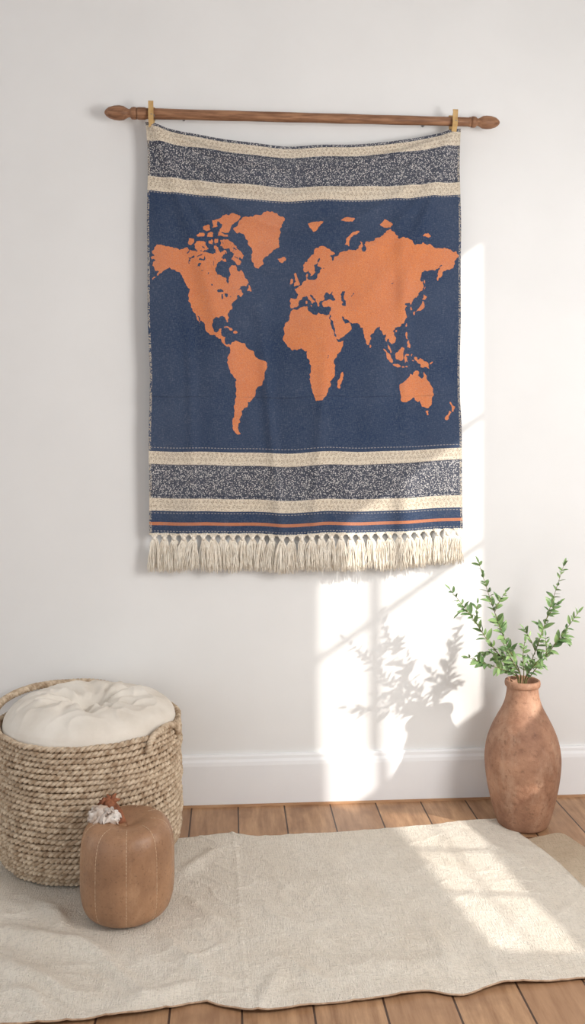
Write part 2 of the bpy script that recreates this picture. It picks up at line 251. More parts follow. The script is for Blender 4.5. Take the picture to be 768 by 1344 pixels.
# ---------------- tapestry map
POLYS=dict(
na=[(-168,65.6),(-162,66.5),(-166,68.3),(-163,69.5),(-157,71.3),(-150,70.6),(-141,69.7),(-135,69),(-128,70.3),(-124,69.5),(-115,68.2),(-108,68),(-102,67.8),(-96,67.5),(-95,69.5),(-94,71.8),(-91,69.5),(-87,68.3),(-85,69.5),(-82,69),(-81.5,67.5),(-86,66.3),(-88,64),(-93,62),(-94.5,60),(-94.5,58.8),(-92.5,57),(-88,56.5),(-82.3,55.2),(-82,53),(-79.5,51.3),(-79,54.5),(-76.7,57),(-78.5,58.8),(-77.5,61),(-75,62.3),(-70,61),(-69.5,59),(-67,58.5),(-64.5,60.2),(-62,57.5),(-60,55),(-56,52.5),(-59,50.3),(-66,50.2),(-70,47.5),(-65,49),(-64.5,46.5),(-61,45.8),(-66,43.6),(-67,45),(-70,43.6),(-70.5,41.7),(-74,40.5),(-76,38),(-76,35.2),(-81,31.5),(-80,26.5),(-81,25.2),(-82.8,28),(-84,30),(-89.5,30),(-90,29),(-94,29.6),(-97.3,27.5),(-97.5,22),(-95.5,18.8),(-92,18.6),(-90.5,20.8),(-87,21.4),(-88,18),(-88.5,15.8),(-83.3,15),(-83.6,11),(-81,8.8),(-79.5,9.5),(-77.3,8.5),(-78,7.2),(-80,7.4),(-82.8,8.2),(-85.8,10),(-87.5,13),(-92,14.5),(-94.5,16.2),(-98,16.2),(-102,18),(-105.5,20.3),(-106,23),(-109.3,26.5),(-112.5,30),(-114.7,31.6),(-111.5,26.5),(-109.5,23.2),(-112,24.8),(-114,27.5),(-116,30.5),(-117.2,32.8),(-120.5,34.5),(-122.5,37.5),(-124.2,40.3),(-124.2,43),(-124,47),(-122.7,49),(-127.5,51.5),(-130.3,54.5),(-134,58),(-139.5,59.7),(-146,60.8),(-151.5,59.3),(-154,58.5),(-158.5,56.2),(-165,53.6),(-160,56.6),(-157.5,58.7),(-162,58.7),(-165.5,61.5),(-161,64),(-166,64.5)],
baf=[(-66,62),(-71,63),(-74,64.5),(-78,64.5),(-74,66.5),(-73,68),(-79,70),(-85,70),(-89,71),(-89,73.5),(-85,73.7),(-81,73.7),(-77,72.7),(-72,71.2),(-67.5,69.2),(-61.5,66.8),(-64,65),(-68,65.8),(-65,63.8)],
vic=[(-117,69.8),(-113,68.8),(-105,69),(-101.5,69.8),(-105,72.5),(-108,73),(-114,73),(-118.5,71.5)],
ban=[(-125,72),(-122,71.2),(-118,72.8),(-118,74.2),(-124.5,74.2)],
mel=[(-117,75.3),(-108,74.8),(-106,76),(-112,76.5)],pow=[(-102,72),(-97,71.7),(-97.5,73.8),(-101,73.5)],
dev=[(-94,74.7),(-80,74.7),(-80,75.8),(-90,76.8)],som=[(-95,72),(-91,72.5),(-91,74),(-95,74)],
ell=[(-89,76.3),(-80,76.2),(-77,78.5),(-70,80.5),(-66,82.3),(-74,83.1),(-86,82.5),(-94,81.3),(-86,79.5),(-88,78)],
axl=[(-98,78),(-91,78.5),(-92,81),(-98,80.8)],rin=[(-108,77.5),(-100,77.3),(-100,79),(-107,79)],bat=[(-104,75),(-97,75),(-97,76.5),(-102,76.5)],
sou=[(-87,64),(-81,63.5),(-84,65.8)],nfl=[(-59,47.8),(-53,46.8),(-54,49.4),(-56,51.5)],
cub=[(-85,22),(-80,23.3),(-74.3,20.4),(-77.5,19.7),(-79,21.3)],his=[(-74.4,18.2),(-72.8,20),(-68.5,18.8),(-71.5,17.6)],
gre=[(-74,78.2),(-68,80.2),(-60,82),(-45,82.6),(-32,83.7),(-22,82.5),(-15,81.5),(-19,79.5),(-20,76.5),(-22,73.2),(-23,70.5),(-31,68.2),(-39,65.8),(-43,61.5),(-45,60),(-49.5,61),(-53,64.5),(-54.5,67),(-53,69.8),(-57,71.5),(-60,74.8),(-64,76.2),(-70,76.2)],
ice=[(-24,65.7),(-22,63.9),(-18.5,63.3),(-14,64.8),(-16,66.5),(-20,65.9)],
sva=[(10,79.5),(16,76.6),(22,78.2),(28,80.2),(18,80.2)],nz=[(51.5,71.5),(57,70.5),(57,73),(62,75.4),(69,76.6),(62,76.6),(54,74.2)],fj=[(46,80.4),(60,80),(63,81.3),(50,81.2)],sz=[(91,79.5),(100,78),(106,79),(97,81.2)],ns=[(138,74.8),(150,74.8),(146,76.2)],
sa=[(-77.3,8.5),(-75.5,10.8),(-72,12.2),(-68,11.5),(-64,10.4),(-61.8,10.5),(-60,8.5),(-57,6),(-52,4.7),(-50,1.5),(-48,-.8),(-44,-2.5),(-40,-2.9),(-35.3,-5.3),(-35,-8.5),(-38.5,-13),(-39.2,-18),(-41,-22),(-45,-23.3),(-48.5,-25.8),(-48.7,-28.5),(-52.3,-33),(-54.8,-34.9),(-58,-34.2),(-57,-36.5),(-58,-38.3),(-62.2,-39),(-65,-41),(-64,-42.6),(-67.3,-46),(-66,-48),(-69,-51),(-68.5,-52.5),(-65.2,-54.8),(-69,-55.4),(-72,-54),(-75,-51.5),(-75.3,-47),(-73,-42),(-73.6,-37.3),(-71.5,-32),(-70.3,-25),(-70.3,-18.3),(-76,-14),(-79.5,-8),(-81.3,-4.7),(-80,-2.5),(-80.5,-.8),(-78.8,1.5),(-77.3,4),(-78,7.2)],
af=[(-6,35.8),(-2,35.1),(3,36.8),(10,37.3),(11,34),(15,32.3),(20,31),(22,32.8),(29,31),(34.3,31.3),(34,28),(35.5,24),(37.2,20.8),(39.5,15.5),(43,12),(44,10.5),(51.2,11.8),(50,8),(46,2.8),(41.5,-1.8),(39,-6),(40.5,-11),(40.5,-15.5),(35,-19.8),(35.5,-23.8),(32.8,-26),(31,-29.8),(27,-33.5),(22,-34.2),(18.5,-34.3),(17,-30),(14.5,-23),(12,-18),(13.5,-11),(12,-5.5),(9,-1),(9.7,3.8),(6,4.3),(3,6.4),(-3,5),(-7.5,4.4),(-12.8,7.8),(-15,10.8),(-17.3,14.8),(-16.2,19),(-17,21),(-14.5,26),(-10,29.6),(-9.5,32)],
mad=[(49.3,-12),(50.4,-15.7),(47,-25),(44,-24.8),(44.3,-18.5),(47,-15.5)],
eu=[(-9.5,37),(-6,36.2),(-2,36.8),(0,39),(3,41.8),(4.5,43.4),(8.8,44.4),(10.5,43),(12.5,41.5),(16,38.2),(15.8,40),(18.3,40),(16,41.6),(13.5,43.7),(12.3,45.3),(14,45),(19,42),(19.8,40),(21.5,37),(23,36.6),(23,38.5),(23.5,40.3),(26,40.9),(28.5,41.4),(28,43.5),(30.5,46.2),(33,46),(34,44.5),(36,45.3),(39,47),(37,45),(41.5,41.7),(36,41.5),(31.5,41.1),(29,40.7),(27,39.8),(27,37),(30.5,36.5),(36,36.5),(35.8,34),(34.8,31.3),(35.2,28),(38.5,24),(40.5,20),(43.5,13),(48,14),(54,17),(58,19.5),(59.8,22.4),(56.5,25.8),(52,24.3),(50.5,26.5),(48.3,29.7),(50.5,30),(51.5,27.8),(56.8,27),(57.5,25.5),(62,25.2),(66.8,25),(69,22),(72.6,21.2),(73,17),(74.8,13),(77.5,8.2),(79.8,10.5),(80.2,15),(85,19.5),(88,21.8),(91.5,22.8),(94,18),(95.3,15.8),(97.5,16.8),(98.7,11),(100.3,6.5),(103.3,1.5),(103.5,4.5),(100.3,8.3),(99.5,12),(100.9,13.5),(104.9,8.7),(109.2,12),(107.5,16.3),(105.8,19),(108,21.6),(113.5,22.3),(118.5,24.8),(121.8,29),(120,33.5),(119.3,35),(122.5,37.2),(118,39),(121.5,39),(125,39.7),(126.5,37),(126.5,34.5),(129.3,35.5),(127.8,39.5),(131,42.8),(135.5,44.5),(140.3,49),(141,53),(137,54),(142,59.2),(150,59.5),(155,59.3),(160,61.8),(163.5,62.3),(157,57.5),(156.5,51.2),(162,56),(163,58.5),(170,60),(177,62.5),(178,64.7),(183,67),(180,69),(170,70),(160,70),(150,71.5),(140,72.5),(130,71.3),(127,73.3),(113,73.8),(104,77.5),(96,76),(86,74),(80,72.5),(75,72.5),(74,68),(72.5,68),(72,72.5),(69,73),(67,69.5),(60,69),(53,68.5),(46,68),(44,66.3),(40,66),(39.5,64.6),(37,64),(35,66.5),(41,67),(40,68),(32,69.9),(26,71),(18,69.5),(13,66),(10,63.8),(5,62),(5.3,59),(8,58),(10.8,59.2),(12.8,55.6),(16.3,56.8),(18,60),(17.3,61.8),(21.5,64.5),(24.5,65.7),(21.5,63),(21.5,61),(25,60.2),(29.5,60),(23.5,59),(23.5,57.3),(21,57),(19.8,54.4),(14,54),(11,54),(10.5,57.3),(8.2,56.5),(8.5,54),(4.5,52.3),(1.6,50.7),(-1.5,49.5),(-4.6,48.5),(-1.2,46),(-1.5,43.4),(-9,43.4),(-9.5,38.7)],
uk=[(-5.5,50.1),(1.3,51.2),(0,53.5),(-2,56),(-3,58.6),(-5.5,57.5),(-4.5,54.2),(-3,53.5),(-5,51.8)],ire=[(-10,51.8),(-6.3,52.3),(-6,54.5),(-8.5,55)],
sar=[(8.1,39),(9.8,39.3),(9.3,41.4),(8.1,41)],sic=[(12.5,38),(15.2,38),(15,36.7)],cre=[(23.5,35.4),(26.3,35.2),(24.5,34.8)],
sri=[(79.7,8),(80.2,9.6),(81.8,7.5),(80.2,5.9)],tai=[(120,23),(121,25.3),(122,24.8),(120.9,21.9)],hai=[(108.6,19),(110.5,20.2),(111,19.3),(109.5,18.1)],
hon=[(131,34),(136,35.9),(139,38.5),(140.5,41.4),(142.2,39.5),(141,35.5),(137,34.3),(133,33.6)],kyu=[(129.7,33.5),(132,33.6),(131.2,31),(130,31.5)],hok=[(139.7,41.8),(141.8,45.5),(145.5,43.3),(143,41.8)],sak=[(141.8,46),(143.6,49.5),(144.7,49),(143.4,54.3),(141.8,53)],
luz=[(119.9,16),(120.6,18.6),(122.4,18.4),(121.8,15),(124.2,12.8),(121,13.5)],min=[(121.8,7),(125.5,9.9),(126.6,7),(125.3,5.5),(124,7)],vis=[(122,10.5),(125,12.4),(125.2,10.2),(123,9.2)],
bor=[(109,1.5),(112,3),(116.8,7),(119.2,5.2),(117.7,1),(116,-4),(110.2,-2.8)],sum=[(95.1,5.8),(98,4.3),(103.7,-.8),(106.2,-3),(105.7,-6),(102,-4),(98.4,1.5)],jav=[(105.2,-6.6),(108.5,-6.3),(114.6,-7.4),(114.6,-8.9),(108,-8)],
sul=[(119,-3),(119.5,.7),(121,1.5),(125.2,1.7),(125,.6),(120.9,0),(121.2,-1),(123.5,-.8),(122.2,-2.2),(123,-4.7),(121.8,-4.8),(121,-3),(120.6,-5.6),(119.3,-5.6)],tim=[(123.3,-10.4),(127.2,-8.2),(127,-9.2),(125,-10)],flo=[(116,-8.3),(123,-8),(122.8,-9),(116,-9.1)],hal=[(127.5,-.6),(128,2.2),(129,1)],ser=[(128,-2.9),(131,-3),(130.7,-3.8),(128,-3.6)],
png=[(131,-.6),(134,-.6),(135,-3),(138,-1.5),(141,-2.6),(145.5,-4.3),(147.8,-6.2),(147.5,-7.2),(150.9,-10.7),(147,-9.7),(143.5,-8.5),(138,-8.5),(138.5,-6.5),(134,-4.2),(132,-2.9)],nbr=[(148.5,-5.5),(152,-4.2),(152.4,-5),(149,-6.5)],
au=[(113.7,-22.5),(114,-26.5),(115.7,-32),(115.2,-34.3),(118,-35),(123.5,-34),(129,-31.7),(131.5,-31.5),(135.5,-34.8),(137.8,-33),(138.3,-35.5),(140.5,-38),(144,-38.5),(146.5,-39),(150,-37.4),(151.5,-33),(153.3,-29),(153,-25),(149.5,-22),(146.5,-19),(145.4,-15),(143.5,-14),(142.5,-10.8),(141.6,-13),(141,-17.3),(139.5,-17.5),(135.5,-15),(136.8,-12.2),(132.5,-11.3),(130.5,-12.6),(129,-15),(126,-14),(122.3,-18),(119,-20)],
tas=[(144.5,-40.6),(148.4,-40.8),(147.7,-43.6),(146,-43.6)],nzn=[(172.6,-34.3),(175.5,-36.8),(178.7,-37.6),(176.7,-41.2),(174.8,-41.6),(174.6,-39.5),(174.2,-37)],nzs=[(172.7,-40.4),(174.4,-41.7),(171,-46),(168.5,-46.9),(166.3,-45.8),(170.3,-43)])
HOLES=[[(-92,46.8),(-88,48.8),(-84.8,46.8),(-88,46.6)],[(-87.8,41.8),(-86.3,41.8),(-85.3,45.5),(-87.4,45)],[(-84,46),(-80.2,45.8),(-81.8,43.2),(-83.3,44.3)],[(-83.2,41.4),(-79,42.9),(-76.3,43.9),(-79,43.3),(-82,42.2)],
[(47,45),(51,47),(53.3,46.5),(51,44.5),(53,41),(54,37),(49.5,37.4),(50,40.3),(47.3,43)],[(58.3,44),(61,46.8),(61.8,45),(59.5,43.4)],[(104,51.5),(109.5,55.5),(110,54.8),(105,51.2)],[(-99,50.5),(-97.3,50.5),(-98.5,54),(-100,53.5)],[(-124,65),(-119,66.8),(-118,65.6)],[(-116,61.2),(-110,62.8),(-112,61)],[(-111,58.9),(-104,59.4),(-109,58.6)],[(-103,56),(-101.5,58.3),(-102.8,58)],[(31.7,.5),(34.2,.5),(33.8,-2.4),(31.8,-2.4)]]
def mil(lat): return math.degrees(1.25*math.log(math.tan(PI/4+.4*math.radians(lat))))
def mp(lon,lat): return (197+1.163*(lon+168), 467-1.67*mil(lat))
def rough(poly,amp=.22,lev=3):
    P=[mp(*p) for p in poly]
    for l in range(lev):
        Q=[]
        for i in range(len(P)):
            a=P[i]; b=P[(i+1)%len(P)]; dx=b[0]-a[0]; dy=b[1]-a[1]; L=math.hypot(dx,dy); Q.append(a)
            if L>1.4:
                k=random.uniform(-amp,amp)*min(1,6/L+.25); Q.append(((a[0]+b[0])/2-dy*k,(a[1]+b[1])/2+dx*k))
        P=Q
    return P
X0,Y0,SS=180,260,4; NW,NH=440*SS,330*SS
R=np.zeros((NH,NW),np.float32)
def fill(P,val):
    P=np.array(P); x=(P[:,0]-X0)*SS; y=(P[:,1]-Y0)*SS; x2=np.roll(x,-1); y2=np.roll(y,-1)
    for r in range(max(0,int(y.min())),min(NH-1,int(y.max())+1)+1):
        yc=r+.5; mk=(y<=yc)!=(y2<=yc)
        xs=np.sort(x[mk]+(yc-y[mk])/(y2[mk]-y[mk])*(x2[mk]-x[mk]))
        for a,b in zip(xs[::2],xs[1::2]): R[r,max(0,int(round(a))):max(0,int(round(b)))]=val
for k,p in POLYS.items(): fill(rough(p,.26 if k in('na','baf','eu','gre') else .2),1)
for p in HOLES: fill(rough(p,.3,2),0)
rr=random.Random(9)
for k in range(34):
    lo,la=rr.uniform(-125,-68),rr.uniform(64,76); x,y=mp(lo,la); a=rr.uniform(0,PI)
    L=rr.uniform(3,8); w=rr.uniform(.35,.8); q=[(x+math.cos(a)*L*f+rr.uniform(-.8,.8),y+math.sin(a)*L*f+rr.uniform(-.8,.8)) for f in (0,.35,.7,1)]
    nx,ny=-math.sin(a)*w,math.cos(a)*w; fill([(p[0]+nx,p[1]+ny) for p in q]+[(p[0]-nx,p[1]-ny) for p in q[::-1]],0)
def land(x,y):
    X=(x-X0)*SS; Y=(y-Y0)*SS; out=np.zeros_like(x); n=0
    for dx in (-2,-1,0,1,2):
        for dy in (-2,-1,0,1,2):
            xi=np.clip((X+dx).astype(int),0,NW-1); yi=np.clip((Y+dy).astype(int),0,NH-1); ok=(X>2)&(X<NW-3)&(Y>2)&(Y<NH-3); out+=np.where(ok,R[yi,xi],0); n+=1
    return out/n
CV=[(160,160,190,168),(163.5,163.5,193,171.5),(183,183,205,189),(228,228,243,236),(247,247,261,252),(330,330,333,330),(450,450,450,450),(520,520,521,518),(590,590,592,586),(607,607,610,601),(652,652,655,649),(670,670,672,666),(702,702,703,696)]
def cy(t,s):
    A=np.array(CV,float); Lf=np.interp(s,A[:,0],A[:,1]); Md=np.interp(s,A[:,0],A[:,2]); Rt=np.interp(s,A[:,0],A[:,3])
    wob=(1.6*np.sin(t*17+1)+1.1*np.sin(t*31))*t*(1-t)*4*.6
    return Lf*(1-t)+Rt*t+4*(Md-(Lf+Rt)/2)*t*(1-t)+wob
def cx(t,s):
    q=(s-160)/542; return (190.5+6*np.sqrt(q)*1.0)*(1-t)+(606+2.5*q)*t + 1.8*np.sin(s/45.)*(t-.5)+1.1*np.sin(s/23.+2)*(t-.5)
YT=-.054
def ripple(t,s):
    q=(s-160)/542
    env=np.clip(q*2.2,.25,1)
    a=.010*np.sin(t*9.5+.8+q*1.5)*env
    a=a+.0085*np.sin(t*21+q*3+1)*env*(.6+.4*np.sin(t*5+1))+.0042*np.sin(t*39-q*4+2*np.sin(t*4))*env*(.5+.5*np.sin(t*7+2))
    for k,(fr,w) in enumerate(((.07,.013),(.15,.015),(.24,.017),(.36,.022),(.5,.03))):
        dc=np.abs(q-(fr*4*t*(1-t))); a=a+.013*np.exp(-(dc/w)**2)*(1-.16*k)*np.minimum(1,8*t*(1-t))
    a=a+.014*np.exp(-((t-.03-q*.40)/.026)**2)*np.exp(-q*2.0)+.014*np.exp(-((t-.97+q*.38)/.026)**2)*np.exp(-q*2.0)
    a=a+.011*np.exp(-((t-.30-q*.12)/.018)**2)*np.exp(-((q-.75)/.28)**2)+.011*np.exp(-((t-.80-q*.03)/.022)**2)*np.exp(-((q-.5)/.35)**2)
    a=a+.010*np.exp(-((t-.62+q*.1)/.02)**2)*np.exp(-((q-.85)/.3)**2)+.008*np.exp(-((t-.10-q*.05)/.018)**2)*np.exp(-((q-.7)/.3)**2)
    a=a+.003*np.sin(q*60+3*np.sin(t*7))*np.exp(-((q-.665)/.05)**2)
    return -a
def cpos(t,s):
    px=cx(t,s); py=cy(t,s); xr=(px-384)/FP; yr=(YH-py)/FP
    dx=fw.x+rt.x*xr; dy=fw.y+rt.y*xr; k=(YT-CAM.y)/dy
    return np.stack([CAM.x+dx*k, YT+ripple(t,s)+.008, CAM.z+yr*k],-1),px,py
NU,NV=420,560
tt,ss=np.meshgrid(np.linspace(0,1,NU),np.linspace(160,702,NV)); co_,pxs,pys=cpos(tt,ss)
rootp=Vector(W(399,180,YT))
tp=thing('wall_tapestry',rootp,'navy cloth wall hanging printed with an orange world map, fringed along the bottom','tapestry')
me=bpy.data.meshes.new('cloth'); V=(co_.reshape(-1,3)-np.array(rootp)).astype(np.float32)
ii=np.arange(NU*NV).reshape(NV,NU); fq=np.stack([ii[:-1,:-1],ii[1:,:-1],ii[1:,1:],ii[:-1,1:]],-1).reshape(-1,4)
me.from_pydata(V.tolist(),[],fq.tolist()); me.polygons.foreach_set('use_smooth',[True]*len(me.polygons))
def fa(me,name,arr):
    a=me.attributes.new(name,'FLOAT','POINT'); a.data.foreach_set('value',arr.astype(np.float32).ravel())
fa(me,'s',ss); fa(me,'px',pxs); fa(me,'land',land(pxs,pys)); fa(me,'edge',np.minimum(pxs-pxs[:,:1],pxs[:,-1:]-pxs))
me.materials.append(M['tap']); me.update(); o=bpy.data.objects.new('cloth',me); C.objects.link(o); o.parent=tp
NTS=32
for i in range(NTS):
    t0=(i+.5)/NTS; p,_,_=cpos(np.array([t0]),np.array([700.5])); p=Vector(p[0])-rootp; m=MB()
    rr=random.Random(i); lean=rr.uniform(-.006,.006)+(.010 if i==5 else 0)-(.006 if i==4 else 0)+ (-.004 if i==0 else 0); Ln=.110+rr.uniform(-.006,.005)
    for k in range(7):
        m.tube([p+Vector(((k-3)*.0040,0,.003)),p+Vector(((k-3)*.0014,-.001,-.012))],.0014,4)
    m.tube([p+Vector((0,0,-.007)),p+Vector((0,-.001,-.010)),p+Vector((0,-.001,-.014)),p+Vector((0,0,-.018))],[.003,.0056,.0056,.004],8)
    for k in range(60):
        a=rr.uniform(0,2*PI); q=math.sqrt(rr.random()); ex=.0190*q*math.cos(a)+lean; ey=.010*q*math.sin(a); L=Ln*(1-.14*rr.random()); wv=rr.uniform(-.0026,.0026); ph=rr.uniform(0,6)
        pts=[]
        for j in range(8):
            f=j/7; pts.append(p+Vector((.0052*math.cos(a)*q+(ex)*f**.5+wv*math.sin(ph+f*9),ey*f**.7-.001+.4*wv*math.cos(ph+f*11),-.014-f*(L-.014))))
        m.tube(pts,[.0010]*6+[.0009,.0005],4)
    m.build('tassel',M['tassel'],tp)
# ---------------- rod
YR=-.054
pl=W(137,149,YR); pr=W(656,161,YR); zr=(W(300,153,YR).z+W(500,156,YR).z)/2
rl=W(180,150,YR).x; rrx=W(618,160,YR).x
rod=thing('curtain_rod',((pl.x+pr.x)/2,YR,zr),'long brown wooden rod with turned finials mounted high on the white wall','rod')
cxr=(pl.x+pr.x)/2
m=MB(); L0=rl-cxr; L1=rrx-cxr; prf=[(.0,L0),(.0165,L0),(.0172,L0+.006),(.0172,L0+.022),(.015,L0+.027),(.0148,L0+.03)]+[(.0148-.0022*k/20+.0004*math.sin(k*1.7),L0+.03+(L1-L0-.04)*k/20) for k in range(21)]+[(.0125,L1-.008),(.014,L1-.004),(.014,L1),(0,L1)]
m.lathe(prf,24,axis='X'); m.build('shaft',M['rod'],rod)
fin=[(0,0),(.004,.001),(.009,.005),(.015,.014),(.0195,.030),(.0205,.045),(.019,.058),(.014,.067),(.0115,.072),(.0115,.077),(.0165,.082),(.0175,.09),(.0165,.096),(0,.098)]
lenL=rl-pl.x; lenR=pr.x-rrx
m=MB(); m.lathe([(r,(pl.x-cxr)+z/.098*lenL) for r,z in fin],24,axis='X'); m.build('finial',M['rod'],rod)
m=MB(); m.lathe([(r*.92,(pr.x-cxr)-z/.098*lenR) for r,z in fin][::-1],24,axis='X'); m.build('finial',M['rod'],rod)
for px in (240,560):
    x=W(px,150,YR).x-cxr; m=MB(); m.tube([(x,.053,.004),(x,0.005,.004)],.004,8); m.build('bracket',M['metal'],rod)
for px,y0,y1,lab in ((199,137,168,'pale wooden clip gripping the cloth at its left corner beside the left finial'),(595,148,174,'pale wooden clip gripping the cloth at its right corner')):
    c=W(px,(y0+y1)/2,YR); h=abs(W(px,y0,YR).z-W(px,y1,YR).z); pg=thing('clothes_peg',c,lab,'clip','clips holding the hanging cloth')
    for sg in (1,-1):
        m=MB(); w=.0072
        prof=[(sg*-.021,h*.5),(sg*-.0255,h*.42),(sg*-.0195,h*.12),(sg*-.0195,-h*.2),(sg*-.004,-h*.47),(sg*-.0030,-h*.5),(sg*-.009,-h*.5),(sg*-.0245,-h*.2),(sg*-.0245,h*.12),(sg*-.029,h*.44),(sg*-.0275,h*.5)]
        vs=[(x,y,z) for x in(-w,w) for y,z in prof]; n=len(prof)
        m.add(vs,[(i,(i+1)%n,n+(i+1)%n,n+i) for i in range(n)]+[tuple(range(n)),tuple(range(n,2*n))[::-1]]); m.build('peg_half',M['peg'],pg,smooth=False)
    m=MB(); m.tube([(0,-.027,-h*.05),(w+.0015,-.02,-h*.05),(w+.0015,.02,-h*.05),(0,.027,-h*.05)],.0012,6); m.build('spring',M['metal'],pg)
# ---------------- rug
bc=Dp(118,580,2.275); bc=Vector((bc.x,bc.y,0)); pc=Dp(167,580,1.965); pc=Vector((pc.x,pc.y,0)); vc=Dp(686,580,2.43); vc=Vector((vc.x,vc.y,0))
top=spline([F(*p) for p in ((-260,1165),(-60,1140),(120,1112),(238,1103),(300,1097),(345,1101),(420,1097),(480,1092),(560,1087),(620,1079),(652,1077))],420)
bot=spline([F(*p) for p in ((-420,1376),(-150,1358),(0,1350),(60,1346),(130,1341),(200,1331),(262,1318),(300,1325),(345,1331),(420,1321),(500,1313),(560,1304),(605,1309),(655,1296),(720,1291),(800,1285),(960,1290))],420)
NVR=260
lef=spline([top[0],top[0].lerp(bot[0],.5),bot[0]],NVR)
rig=spline([F(*p) for p in ((652,1077),(668,1086),(700,1110),(735,1138),(772,1172),(840,1225),(960,1290))],NVR)
def seg(p,a,b):
    ab=b-a; k=max(0,min(1,(p-a).dot(ab)/ab.length_squared)); return (p-(a+ab*k)).length,k
RG=[((5,1225),(150,1262),.018,.022),((-20,1260),(120,1320),.014,.02),((60,1190),(100,1240),.012,.02),((235,1150),(290,1118),.009,.02),((215,1240),(290,1290),.012,.02),((330,1190),(420,1240),.007,.02),((345,1165),(520,1150),.004,.025),
    ((440,1270),(620,1275),.008,.026),((560,1215),(600,1290),.008,.02),((150,1320),(262,1300),.012,.02),((20,1300),(60,1335),.011,.018),((640,1265),(660,1290),.008,.018),((600,1090),(690,1140),.006,.022),((345,1325),(365,1280),.009,.018),((430,1120),(470,1200),.004,.026),((0,1160),(80,1185),.01,.02),
    ((240,1180),(300,1230),.006,.014),((360,1260),(440,1300),.007,.014),((100,1240),(190,1310),.009,.014),((380,1120),(420,1150),.003,.010),((250,1270),(300,1240),.005,.010),((470,1220),(560,1245),.004,.012),((350,1150),(400,1185),.003,.009),((640,1190),(720,1215),.003,.012),((530,1120),(600,1160),.003,.012)]
RG=[(F(*a),F(*b),h,w) for a,b,h,w in RG]
seam=spline([F(*p) for p in ((306,1098),(311,1140),(314,1190),(318,1250),(326,1318))],40)
def rh(p,u,v):
    h=.004
    wp=Vector((p.x+.012*noise.noise(Vector((p.x*9,p.y*9,7))),p.y+.012*noise.noise(Vector((p.x*9,p.y*9,17))),0))
    for a,b,hh,w in RG:
        d,k=seg(wp,a,b)
        if d<w*3: h+=hh*math.exp(-(d/w)**2)*(math.sin(PI*(.12+.76*k)))
    if abs(p.x-seam[20].x)<.12:
        d=min((p-q).length for q in seam); h+=.0030*math.exp(-(d/.0060)**2)
    h+=.006*max(0,noise.noise(Vector((p.x*5,p.y*4,1.3)))+.1)
    lf=max(0,min(1,(.3-p.x)/.6))
    n1=1-abs(noise.noise(Vector((wp.x*11+wp.y*5,wp.y*14,4)))*2); h+=(.0018+.0020*lf)*max(0,n1)**4
    n2=1-abs(noise.noise(Vector((wp.x*24,wp.y*20-wp.x*8,9)))*2); h+=(.0003+.0006*lf)*max(0,n2)**4
    if v>.92: h+=.003*((v-.92)/.08)**2*(.6+.6*math.sin(p.x*26))
    for c,r in ((bc,.235),(pc,.10)):
        d=(p-c).length; k=max(0,min(1,(d-r)/.06)); k=k*k*(3-2*k); h=.005+(h-.005)*k
    return max(h,.003)
NU2,NV2=420,NVR; vs=[]
P00,P10,P01,P11=top[0],top[-1],bot[0],bot[-1]
for j in range(NV2):
    v=j/(NV2-1)
    for i in range(NU2):
        u=i/(NU2-1); p=top[i]*(1-v)+bot[i]*v+lef[j]*(1-u)+rig[j]*u-(P00*(1-u)*(1-v)+P10*u*(1-v)+P01*(1-u)*v+P11*u*v)
        p=Vector((p.x,p.y,0)); vs.append((p.x,p.y,rh(p,u,v)))
rc=Vector((.1,-.7,0)); rug=thing('floor_rug',rc,'large rumpled cream woven blanket spread on the wooden floor under basket and pumpkin','rug')
m=MB(); m.add([Vector(q)-rc for q in vs],[(j*NU2+i,(j+1)*NU2+i,(j+1)*NU2+i+1,j*NU2+i+1) for j in range(NV2-1) for i in range(NU2-1)])
o=m.build('woven_cloth',M['rug'],rug); sm=o.modifiers.new('thick','SOLIDIFY'); sm.thickness=.0015; sm.offset=1
m=MB(); bi=[Vector(vs[(NV2-1)*NU2+i])-rc+Vector((0,-.0005,0)) for i in range(NU2)]; ri=[Vector(vs[j*NU2+NU2-1])-rc for j in range(NV2)]; ti=[Vector(vs[i])-rc for i in range(NU2)]
m.tube(bi,.0018,6); m.build('hem',M['hem'],rug); m=MB(); m.tube(ti+ri[1:],.0016,6); m.build('hem',M['rug'],rug)
# under mat
mt=spline([F(*p) for p in ((688,1104),(712,1098),(738,1095),(760,1108),(800,1130),(900,1170))],60); mb_=spline([F(*p) for p in ((735,1150),(760,1172),(790,1195),(830,1225),(900,1262),(1000,1300))],60)
vs2=[]
for j in range(30):
    for i in range(60):
        p=mt[i].lerp(mb_[i],j/29); p=Vector((p.x,p.y,0)); vs2.append((p.x,p.y,.0018+.004*abs(noise.noise(p*12))*min(1,(1-j/29)*3)))
o=MB()
o.add(vs2,[(j*60+i,(j+1)*60+i,(j+1)*60+i+1,j*60+i+1) for j in range(29) for i in range(59)])
o=o.build('floor_mat',M['mat']); tag(o,'darker oat mat edge showing from under the cream blanket in front of the terracotta vase','mat')
